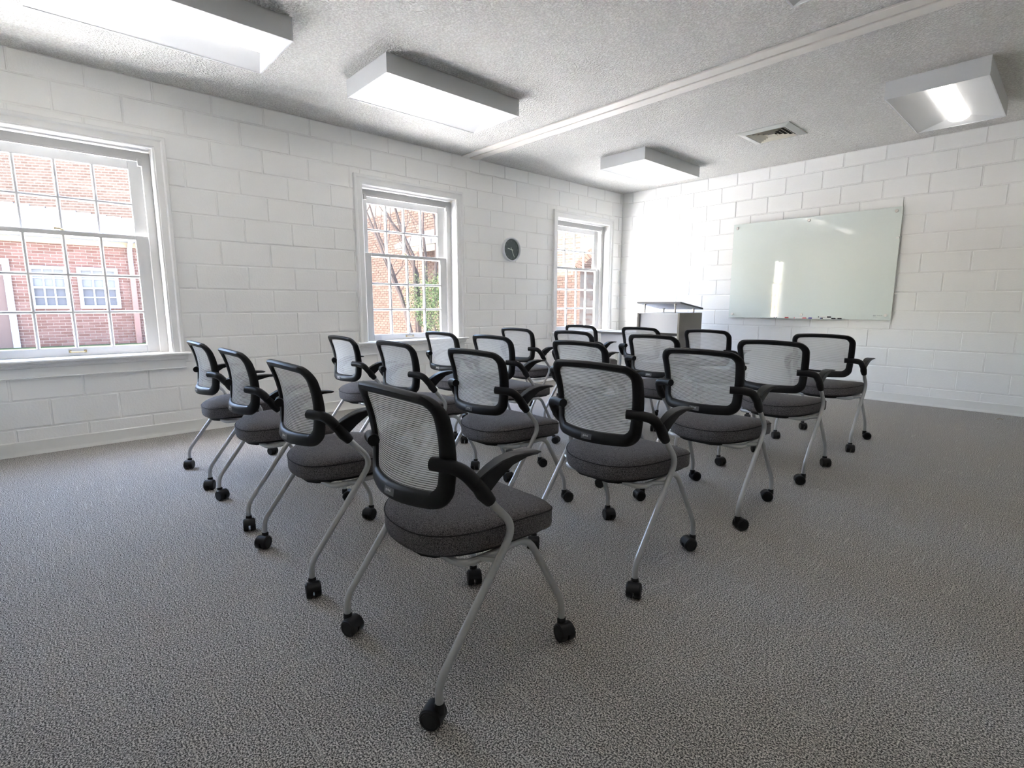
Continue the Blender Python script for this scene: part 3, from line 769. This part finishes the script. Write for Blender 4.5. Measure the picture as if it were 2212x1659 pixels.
def make_chair():
    t = empty('nesting_chair')
    # side tubes: rear leg running up to the arm joint
    for s in (-1, 1):
        x = s*0.266
        q = MB(); q.tube(fillet([(x, -0.250, 0.052), (x, -0.250, 0.122), (x, 0.014, 0.468), (x, -0.112, 0.606)], 0.052, 6), 0.0112, 12)
        q.build('rear_leg', M['tube'], t)
        xf = s*0.232
        q = MB(); q.tube(fillet([(xf, 0.255, 0.052), (xf, 0.255, 0.125), (s*0.212, 0.118, 0.383), (s*0.205, -0.060, 0.374)], 0.050, 6), 0.0108, 12)
        q.build('front_leg', M['tube'], t)
    q = MB(); xf = 0.205
    q.tube(fillet([(-xf, -0.055, 0.374), (-xf*0.95, -0.120, 0.372), (-0.10, -0.128, 0.374), (0.10, -0.128, 0.374), (xf*0.95, -0.120, 0.372), (xf, -0.055, 0.374)], 0.055, 5), 0.0108, 10)
    for s in (-1, 1): q.tube([(s*0.264, -0.047, 0.388), (s*0.203, -0.062, 0.376)], 0.009, 8)
    q.build('cross_tube', M['tube'], t)
    q = MB(); q.tube([(-0.20, 0.06, 0.381), (0.20, 0.06, 0.381)], 0.010, 8); q.build('stretcher', M['tube'], t)
    # seat cushion
    def seat_loop(k, z, dz=1.0):
        pts = []; n = 72
        for i in range(n):
            a = 2*math.pi*i/n; ca, sa = math.cos(a), math.sin(a)
            if sa >= 0: e, ry, rx = 4.2, 0.205, 0.238
            else: e, ry, rx = 2.45, 0.262, 0.238
            rr = (abs(ca)**e + abs(sa)**e)**(-1/e)
            x, y = rx*rr*ca*k, 0.062 + ry*rr*sa*k
            u = (y - 0.02)/0.24
            pts.append((x, y, z + dz*(-0.026*u*u*(1 if u > 0 else 0.75) + 0.004*(x/0.238)**2)))
        return pts
    q = MB()
    q.loft([seat_loop(0.55, 0.402), seat_loop(0.93, 0.398), seat_loop(0.985, 0.404), seat_loop(1.0, 0.416), seat_loop(1.0, 0.455), seat_loop(0.985, 0.466), seat_loop(0.95, 0.473), seat_loop(0.86, 0.479), seat_loop(0.6, 0.481), seat_loop(0.3, 0.479), seat_loop(0.05, 0.478)])
    seat = q.build('seat', M['fabric'], t, angle=60)
    q = MB(); lp = seat_loop(0.999, 0.461); q.tube(lp + lp[:1], 0.0019, 6); q.build('piping', M['piping'], seat)
    q = MB(); q.loft([[(x*0.72, 0.05 + (y-0.05)*0.70, z) for x, y, z in seat_loop(1, 0.372, 0.4)], [(x*0.90, 0.05 + (y-0.05)*0.92, z) for x, y, z in seat_loop(1, 0.388, 0.7)], [(x*0.93, 0.05 + (y-0.05)*0.95, z) for x, y, z in seat_loop(1, 0.402)]])
    rim = ((-0.118, -0.02), (-0.118, -0.10), (-0.100, -0.138), (-0.065, -0.158), (0.065, -0.158), (0.100, -0.138), (0.118, -0.10), (0.118, -0.02))
    q.loft([[(x, y, 0.364) for x, y in rim], [(x*1.10, -0.02 + (y+0.02)*1.10, 0.370) for x, y in rim], [(x*1.14, -0.02 + (y+0.02)*1.14, 0.396) for x, y in rim]])
    q.build('seat_pan', M['plastic'], t)
    # back frame ring
    po = outline(0.206, HWB, 0.541, 0.850, 0.055, 0.008, 0.012)
    pi_ = outline(0.168, 0.180, 0.587, 0.822, 0.030, 0.006, 0.010)
    q = MB(); loops = []
    for (xo, zo), (xi, zi) in zip(po, pi_):
        sec = []
        for f, d in ((0.0, 0.004), (0.06, -0.008), (0.30, -0.014), (0.70, -0.013), (0.96, -0.006), (1.0, 0.002), (0.92, 0.010), (0.50, 0.012), (0.10, 0.013)):
            x, z = xo + (xi-xo)*f, zo + (zi-zo)*f
            sec.append((x, bs(x, z) + d, z))
        loops.append(sec)
    loops.append(loops[0])
    q.loft(loops, cap0=False, cap1=False)
    fr = q.build('back_frame', M['plastic'], t, angle=50)
    # woven mesh
    q = MB(); nx, nz = 20, 18; q2 = []
    for j in range(nz + 1):
        for i in range(nx + 1):
            v_ = j/nz; zz = 0.575 + 0.262*v_; hw = 0.176 + 0.012*v_
            x = -hw + 2*hw*i/nx; arch = (0.010*v_ - 0.006*(1-v_))*(1-(x/hw)**2)
            q2.append((x, bs(x, zz) + 0.004, zz + arch))
    q.add(q2, [(j*(nx+1)+i, j*(nx+1)+i+1, (j+1)*(nx+1)+i+1, (j+1)*(nx+1)+i) for j in range(nz) for i in range(nx)])
    bmesh_o = q.build('back_mesh', M['mesh'], t, angle=180)
    me = bmesh_o.data; uvl = me.uv_layers.new(name='UVMap')
    for lp_ in me.loops:
        co = me.vertices[lp_.vertex_index].co; k = lp_.vertex_index
        uvl.data[lp_.index].uv = ((k % (nx+1))/nx, (k // (nx+1))/nz)
    # maker's sticker on the lower rail
    q = MB(); n = 6; z0, z1 = 0.548, 0.570
    g = [(-0.026 + 0.052*i/n, z) for z in (z0, z1) for i in range(n+1)]
    q.add([(x, bs(x, z) - 0.0152, z) for x, z in g], [(i, i+1, n+2+i, n+1+i) for i in range(n)], 0)
    add_mesh(q, LET, Matrix.Translation((-0.003, bs(0, 0.56) - 0.0158, 0.562)) @ FACE, 1)
    q.build('sticker', [M['tag'], M['tagtext']], fr, smooth=False)
    # arms
    for s in (-1, 1):
        q = MB()
        yb = bs(s*0.19, 0.668) - 0.020
        path = fillet([(s*0.159, bs(0.159, 0.667) - 0.015, 0.667), (s*0.212, bs(0.212, 0.667) - 0.013, 0.667), (s*0.256, -0.150, 0.660), (s*0.267, -0.118, 0.618)], 0.035, 5)
        q.tube(path, [0.0185] + [0.0195]*(len(path)-1), 14)
        q.tube([(s*0.267, -0.128, 0.634), (s*0.267, -0.100, 0.594), (s*0.267, -0.076, 0.566)], [0.0180, 0.0215, 0.0175], 14)
        q.build('arm_bracket', M['plastic'], t)
        q = MB(); loops = []
        for y, zt, th, hw, xo in ((-0.122, 0.640, 0.034, 0.0120, 0), (-0.104, 0.651, 0.056, 0.0150, 0), (-0.078, 0.664, 0.066, 0.0175, 0), (-0.046, 0.675, 0.050, 0.0205, 0), (-0.006, 0.681, 0.028, 0.0230, 0), (0.050, 0.680, 0.014, 0.0245, 0), (0.088, 0.676, 0.011, 0.0245, 0), (0.096, 0.6735, 0.006, 0.0225, 0)):
            xc = s*(0.267 + xo); b_ = hw*(0.45 if th > 0.03 else 0.6)
            loops.append([(xc-hw, y, zt-0.003), (xc-hw*0.85, y, zt), (xc+hw*0.85, y, zt), (xc+hw, y, zt-0.003), (xc+b_, y, zt-th), (xc-b_, y, zt-th)])
        q.loft(loops); q.build('armrest', M['plastic'], t, angle=40)
    # twin-wheel casters
    for s in (-1, 1):
        for (x, y) in ((s*0.266, -0.250), (s*0.232, 0.255)):
            q = MB(); tr = -0.019; rw = 0.0282
            q.lathe([(0.0142, 0.040), (0.0142, 0.064), (0.0115, 0.068)], (0, 0, 0), 'z', 14)
            n = 14; R0 = 0.0302; loops = []
            for xx, k in ((-0.0240, 0.93), (-0.0215, 1.0), (0.0215, 1.0), (0.0240, 0.93)):
                loops.append([(xx, tr + R0*k*math.cos(R(-20 + 190*j/n)), rw + R0*k*math.sin(R(-20 + 190*j/n))) for j in range(n+1)])
            q.loft(loops)
            co = q.build('caster', M['caster'], t, (x, y, 0))
            for sx in (-1, 1):
                q = MB()
                q.lathe([(rw-0.001, sx*0.004), (rw, sx*0.007), (rw, sx*0.0230), (rw-0.002, sx*0.0262), (0.0215, sx*0.0268), (0.0205, sx*0.0252), (0.004, sx*0.0256)], (0, tr, rw), 'x', 24)
                q.build('wheel', M['caster'], co)
    return t

LET = text_mesh('global', 0.0115, M['tagtext'], 0.0002)
ROWS = [-6.080, -5.190, -4.340, -3.410, -2.380]
COLS = [[3.776, 2.938, 2.158, 1.400], [3.760, 2.995, 2.210, 1.464], [3.768, 2.965, 2.128, 1.476], [3.759, 2.905, 2.115, 1.406], [3.741, 2.804, 2.103, 1.336]]
ROWN = ['rear chair row', 'second row from the rear', 'middle chair row', 'second row from the front', 'front chair row']
COLN = ['the one farthest from the windows', 'third from the windows', 'second from the windows', 'the one nearest the windows']
proto = make_chair()
rng = random.Random(3)
# caster headings read from the photograph for the nearest chairs, the others free
for i in range(5):
    for j in range(4):
        o = proto if (i, j) == (0, 0) else copy_tree(proto)
        o.location = (COLS[i][j], ROWS[i], 0)
        o.rotation_euler = (0, 0, R(0 if (i, j) == (0, 0) else rng.uniform(-1.2, 1.2)))
        for ch in o.children:
            if ch.name.startswith('caster'): ch.rotation_euler = (0, 0, R(rng.choice((25, 40, 60, 110, -30, -60, 150, 75))))
        tag(o, 'black mesh-back chair on casters, %s, %s' % (ROWN[i], COLN[j]), 'chair', 'chairs set out in five rows')

# ------------------------------------------------------------------ dry leaf on the carpet
q = MB(); n = 8; vs = []
for i in range(n + 1):
    t_ = i/n; w_ = 0.011*math.sin(math.pi*(0.06 + 0.9*t_))
    for k in (-1, 0, 1): vs.append((-0.022 + 0.044*t_, k*w_, 0.003 + 0.009*math.sin(math.pi*t_) - 0.004*abs(k)))
q.add(vs + [(x, y, z - 0.0012) for x, y, z in vs], [(i*3+k, i*3+k+1, i*3+k+4, i*3+k+3) for i in range(n) for k in (0, 1)] + [(27+i*3+k+3, 27+i*3+k+4, 27+i*3+k+1, 27+i*3+k) for i in range(n) for k in (0, 1)])
tag(q.build('dry_leaf', M['leaf_dry'], None, (4.653, -0.340, 0.0), 0.3), 'small curled dry leaf on the carpet near the far wall', 'leaf')

# ------------------------------------------------------------------ outside: lawn, paving, buildings, tree, bush
q = MB(); q.box(-30, -8.6, -20, -2.4, -0.2, 0.12); tag(q.build('lawn', M['grass']), 'green lawn outside the windows', 'lawn', kind='structure')
q = MB(); q.box(-30, -0.26, -2.4, 22, -0.2, 0.10); q.box(-8.6, -0.26, -20, -2.4, -0.2, 0.10); tag(q.build('paving', M['paving']), 'pale paved courtyard outside the far windows', 'paving', kind='structure')

def ext_window(parent, y0, y1, z0, z1, xp):
    q = MB(); fw_ = 0.075
    for a in ((y0, y0+fw_, z0, z1), (y1-fw_, y1, z0, z1), (y0+fw_, y1-fw_, z0, z0+fw_), (y0+fw_, y1-fw_, z1-fw_, z1)): q.box(xp-0.02, xp+0.05, *a)
    zm = (z0+z1)/2; q.box(xp-0.02, xp+0.035, y0+fw_, y1-fw_, zm-0.025, zm+0.02)
    a0, a1 = y0+fw_, y1-fw_
    for k in (1, 2): y = a0 + (a1-a0)*k/3; q.box(xp-0.02, xp+0.022, y-0.016, y+0.016, z0+fw_, z1-fw_)
    zr = [z0+fw_, (z0+fw_+zm-0.025)/2, zm-0.025, zm+0.02, (z1-fw_+zm+0.02)/2, z1-fw_]
    for z in (zr[1], zr[4]): q.box(xp-0.02, xp+0.020, a0, a1, z-0.013, z+0.013)
    w = q.build('window', M['ext_trim'], parent, smooth=False)
    for i in range(3):
        for z_a, z_b, up in ((zr[0], zr[1], 0), (zr[1], zr[2], 0), (zr[3], zr[4], 1), (zr[4], zr[5], 1)):
            q = MB(); q.box(xp-0.011, xp-0.004, a0 + (a1-a0)*i/3, a0 + (a1-a0)*(i+1)/3, z_a, z_b)
            q.build('pane', M['curtain'] if up else M['curtain_dark'], w, smooth=False)
    return w

# the shaded one-storey wing seen through the near window
XP = -11.0
bw = empty('brick_wing', (0, 0, 0)); tag(bw, 'shaded low brick building wing with two small windows and a shingle roof', 'building')
q = MB(); q.box(XP-0.3, XP-0.012, -14, 0.3, 0.0, 2.50); q.build('wall', M['brick_mortar'], bw, smooth=False)
winr = [(-7.03, -6.34, 0.985, 1.95), (-6.175, -5.40, 0.985, 1.95)]
door = (-8.65, -7.30, 0.10, 2.06)
cz = [(0.12 + 0.0677*k, 0.12 + 0.0677*(k+1), k) for k in range(35)]
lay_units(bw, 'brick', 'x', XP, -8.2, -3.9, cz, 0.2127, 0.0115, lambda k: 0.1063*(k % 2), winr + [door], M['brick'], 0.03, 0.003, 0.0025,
          keep=lambda r: abs((r[0]+r[1])/2 + 6.1) + 0.4*abs((r[2]+r[3])/2 - 1.4), limit=295)
for a in winr: ext_window(bw, *a, XP)
q = MB(); q.box(XP-0.02, XP+0.05, -7.42, -7.30, 0.10, 2.06); q.box(XP-0.02, XP+0.05, -8.65, -8.53, 0.10, 2.06); q.box(XP-0.02, XP+0.05, -8.53, -7.42, 1.95, 2.06)
dfm = q.build('door_frame', M['ext_trim'], bw, smooth=False)
q = MB(); q.box(XP-0.03, XP+0.005, -8.53, -7.42, 0.10, 1.95); q.build('door', M['door_paint'], bw, smooth=False)
q = MB(); q.box(XP, XP+0.10, -14, 0.3, 2.455, 2.575); q.build('frieze', M['cream'], bw, smooth=False)
q = MB(); q.box(XP-0.2, XP+0.42, -14, 0.3, 2.575, 2.60); q.box(XP+0.40, XP+0.43, -14, 0.3, 2.58, 2.70); q.build('soffit', M['ext_trim'], bw, smooth=False)
q = MB(); q.box(XP+0.42, XP+0.52, -14, 0.3, 2.70, 2.80); q.build('gutter', M['gutter'], bw, smooth=False)
for k in range(22):     # shingle courses climbing the slope
    q = MB(); x0 = XP + 0.48 - 0.14*k; z0 = 2.80 + 0.034*k
    q.add([(x0, -14, z0), (x0, 0.3, z0), (x0-0.15, 0.3, z0+0.034), (x0-0.15, -14, z0+0.034), (x0, -14, z0-0.02), (x0, 0.3, z0-0.02), (x0-0.15, 0.3, z0+0.014), (x0-0.15, -14, z0+0.014)],
          [(0,1,2,3), (7,6,5,4), (0,4,5,1), (2,6,7,3)]); q.build('shingle_course', M['shingle'], bw, smooth=False)
q = MB(); q.tube(fillet([(XP+0.46, -5.12, 2.70), (XP+0.46, -5.12, 2.58), (XP+0.09, -5.12, 2.42), (XP+0.09, -5.12, 1.93)], 0.05, 3), 0.052, 8); q.build('downspout', M['ext_trim'], bw)
q = MB(); q.box(XP+0.04, XP+0.14, -5.175, -5.065, 0.12, 1.95); q.build('lower_downspout', M['pipe_pink'], bw, smooth=False)

# the taller sunlit block above and behind the wing roof
def quad_wall(q, p0, p1, z0, z1, th):
    d = (Vector(p1) - Vector(p0)).normalized(); n_ = Vector((-d.y, d.x)) * th
    a, b2 = Vector(p0), Vector(p1)
    q.loft([[(v_.x, v_.y, z) for v_ in (a, b2, b2 + n_, a + n_)] for z in (z0, z1)])
ub = empty('tall_brick_building', (-13.0, -6.6, 0)); tag(ub, 'tall sunlit brick building rising behind the low wing roof', 'building')
q = MB(); quad_wall(q, (-4.2, -7.6), (1.3, 2.364), 0, 5.6, 3.0); q.build('wall', M['brick_far'], ub, smooth=False)
du = Vector((1.1, 2.0)).normalized()
for k in range(-3, 9):    # stepped white flashing along the roof line
    a = Vector((0.0, 0.0)) + du*(k*0.33 - 0.6); b2 = a + du*0.36
    xr = a.x - 13.0; zr = 2.80 + 0.243*((XP + 0.48) - xr)
    q = MB(); nrm = Vector((du.y, -du.x))*0.03
    q.loft([[(p_.x, p_.y, z) for p_ in (a, b2, b2 + nrm, a + nrm)] for z in (zr - 0.30, zr + 0.10)]); q.build('flashing', M['flashing'], ub, smooth=False)

# sunlit brick wall with a porch hood seen through the middle window
mbk = empty('sunlit_brick_building', (-8.0, 0.6, 0)); tag(mbk, 'sunlit brick building behind bare branches outside the middle window', 'building')
q = MB(); q.box(-3.0, 2.6, 0.012, 4.0, 0.0, 4.6); q.build('wall', M['mortar_dimmed'], mbk, smooth=False)
cz = [(0.10 + 0.0677*k, 0.10 + 0.0677*(k+1), k) for k in range(52)]
lay_units(mbk, 'brick', 'y', 0.0, -2.9, 2.6, cz, 0.2127, 0.0115, lambda k: 0.1063*(k % 2), [], M['brick_dimmed'], 0.03, 0.003, 0.002,
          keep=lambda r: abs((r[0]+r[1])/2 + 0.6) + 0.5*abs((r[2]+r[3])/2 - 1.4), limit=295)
q = MB(); q.add([(1.3, -0.8, 2.45), (3.6, -0.8, 2.45), (3.6, 0.0, 2.45), (1.3, 0.0, 2.45), (1.3, -0.8, 2.55), (3.6, -0.8, 2.55), (3.6, 0.0, 2.95), (1.3, 0.0, 2.95)],
               [(3,2,1,0),(4,5,6,7),(0,1,5,4),(1,2,6,5),(2,3,7,6),(3,0,4,7)]); q.build('porch_hood', M['hood'], mbk, smooth=False)
q = MB(); q.box(1.35, 3.55, -0.75, -0.01, 2.43, 2.449); q.build('porch_ceiling', M['cream'], mbk, smooth=False)

# brick arcade seen through the far window
ar = empty('brick_arcade', (-4.9, 3.6, 0)); tag(ar, 'brick arcade pier and arch outside the far window', 'building')
q = MB(); q.box(0.0, 1.03, 0.012, 0.60, 0.0, 1.90); q.build('pier', M['mortar_dimmed'], ar, smooth=False)
cz = [(0.10 + 0.0677*k, 0.10 + 0.0677*(k+1), k) for k in range(26)]
lay_units(ar, 'brick', 'y', 0.0, 0.0, 1.03, cz, 0.2127, 0.0115, lambda k: 0.1063*(k % 2), [], M['brick_dimmed'], 0.03, 0.003, 0.002)
lay_units(ar, 'brick', 'x', 1.030, 0.012, 0.60, cz, 0.2127, 0.0115, lambda k: 0.1063*(k % 2), [], M['brick_dimmed'], 0.012, 0.003, 0.002)
q = MB(); q.box(0.0, 4.5, 0.10, 0.60, 2.75, 4.2); q.box(0.0, 1.0, 0.02, 0.60, 1.90, 2.75); q.build('spandrel', M['brick_far'], ar, smooth=False)
ca, cb_ = 1.30, 0.58
for k in range(34):     # voussoirs
    a0, a1 = R(180 - k*180/34), R(180 - (k+0.86)*180/34)
    q = MB(); cx = 2.33; cz0 = 1.86
    prof = [(cx + ca*math.cos(a), cz0 + cb_*math.sin(a)) for a in (a0, a1)] + [(cx + (ca+0.24)*math.cos(a), cz0 + (cb_+0.24)*math.sin(a)) for a in (a1, a0)]
    q.loft([[(x, y, z) for x, z in prof] for y in (0.0, 0.58)]); q.build('voussoir', M['brick_dimmed'], ar, smooth=False)
q = MB()
loops = []
for k in range(25):
    a = R(180 - k*180/24); x, z = 2.33 + (ca+0.23)*math.cos(a), 1.86 + (cb_+0.23)*math.sin(a)
    loops.append([(x, 0.03, z), (x, 0.55, z), (x, 0.55, 2.76), (x, 0.03, 2.76)])
q.loft(loops); q.build('tympanum', M['cream'], ar, smooth=False)
q = MB(); q.box(3.62, 4.6, 0.012, 0.60, 0.0, 1.90); q.build('pier', M['brick_far'], ar, smooth=False)

def bush(nm, loc, rx, ry, h, n, label, leaf=0.035):
    t = empty(nm, loc); tag(t, label, 'bush')
    rg = random.Random(hash(nm + str(loc[0])) % 999 if False else int(abs(loc[0]*100)))
    q = MB()
    for k in range(7):
        a = 2*math.pi*k/7; q.tube([(0.05*math.cos(a), 0.05*math.sin(a), 0), (rx*0.3*math.cos(a), ry*0.3*math.sin(a), h*0.4), (rx*0.55*math.cos(a), ry*0.55*math.sin(a), h*0.75)], [0.02, 0.013, 0.006], 6)
    q.build('stem', M['bark'], t)
    q = MB()
    for _ in range(n):
        u = rg.random()**0.4; th = rg.uniform(0, 2*math.pi); ph = math.acos(rg.uniform(-1, 1))
        lump = 0.85 + 0.15*math.sin(3*th + 2*ph)
        p_ = Vector((rx*u*lump*math.sin(ph)*math.cos(th), ry*u*lump*math.sin(ph)*math.sin(th), h*0.55 + h*0.45*u*lump*math.cos(ph)))
        d = Vector((rg.gauss(0,1), rg.gauss(0,1), rg.gauss(0.3,1))).normalized(); e_ = d.cross(Vector((rg.gauss(0,1), rg.gauss(0,1), rg.gauss(0,1)))).normalized()
        l = leaf*rg.uniform(0.7, 1.4)
        q.add([p_, p_ + d*l*0.5 + e_*l*0.3, p_ + d*l, p_ + d*l*0.5 - e_*l*0.3], [(0,1,2,3)])
    o = q.build('foliage', M['leaf'], t, smooth=False); o['kind'] = 'stuff'
    return t
bush('leafy_bush', (-4.4, -0.40, 0.10), 0.85, 0.95, 1.85, 9000, 'dense light green bush outside the middle window')
bush('tall_shrub', (-2.9, 5.2, 0.10), 0.7, 0.9, 2.0, 5000, 'green shrub behind the brick arch outside the far window')

tr_ = empty('bare_tree', (-5.0, -0.85, 0.10)); tag(tr_, 'bare multi-stemmed tree behind the bush outside the middle window', 'tree')
LIMBS = [[(-0.75, 0.1), (-0.95, 0.9), (-1.09, 1.31), (-1.32, 1.76), (-1.5, 2.28), (-1.65, 2.62), (-1.79, 2.95), (-1.95, 3.4)],
         [(-0.62, 0.1), (-0.60, 1.0), (-0.61, 1.75), (-0.82, 2.19), (-0.98, 2.59), (-1.18, 2.81), (-1.33, 3.09), (-1.5, 3.5)],
         [(-0.50, 0.1), (-0.40, 1.1), (-0.38, 2.14), (-0.43, 2.74), (-0.39, 3.11), (-0.35, 3.6)],
         [(-0.78, 0.1), (-1.02, 1.2), (-1.18, 1.67), (-1.35, 2.22), (-1.48, 2.51), (-1.65, 3.1), (-1.72, 3.5)],
         [(-0.66, 0.1), (-0.68, 1.3), (-0.73, 2.16), (-0.94, 2.54), (-1.09, 2.99), (-1.13, 3.15), (-1.2, 3.6)],
         [(-0.45, 0.1), (-0.22, 1.2), (-0.14, 2.19), (-0.17, 2.95), (-0.28, 3.22), (-0.3, 3.6)]]
rg = random.Random(11)
for li, limb in enumerate(LIMBS):
    off = rg.uniform(-0.25, 0.25); n = len(limb)
    pts = [Vector((off*k/(n-1), y + 0.85, z - 0.10)) for k, (y, z) in enumerate(limb)]
    q = MB(); q.tube(pts, [0.050 - 0.038*k/(n-1) for k in range(n)], 7)
    lo = q.build('limb', M['bark'], tr_)
    for k in range(2, n - 1):
        for _ in range(2):
            d = Vector((rg.uniform(-0.5, 0.5), rg.uniform(-0.6, 0.5), rg.uniform(0.5, 1.0))); p0 = pts[k]
            q = MB(); q.tube([p0, p0 + d*0.35, p0 + d*0.7 + Vector((0, rg.uniform(-0.1, 0.1), 0.1))], [0.011, 0.008, 0.004], 5); q.build('twig', M['bark'], lo)
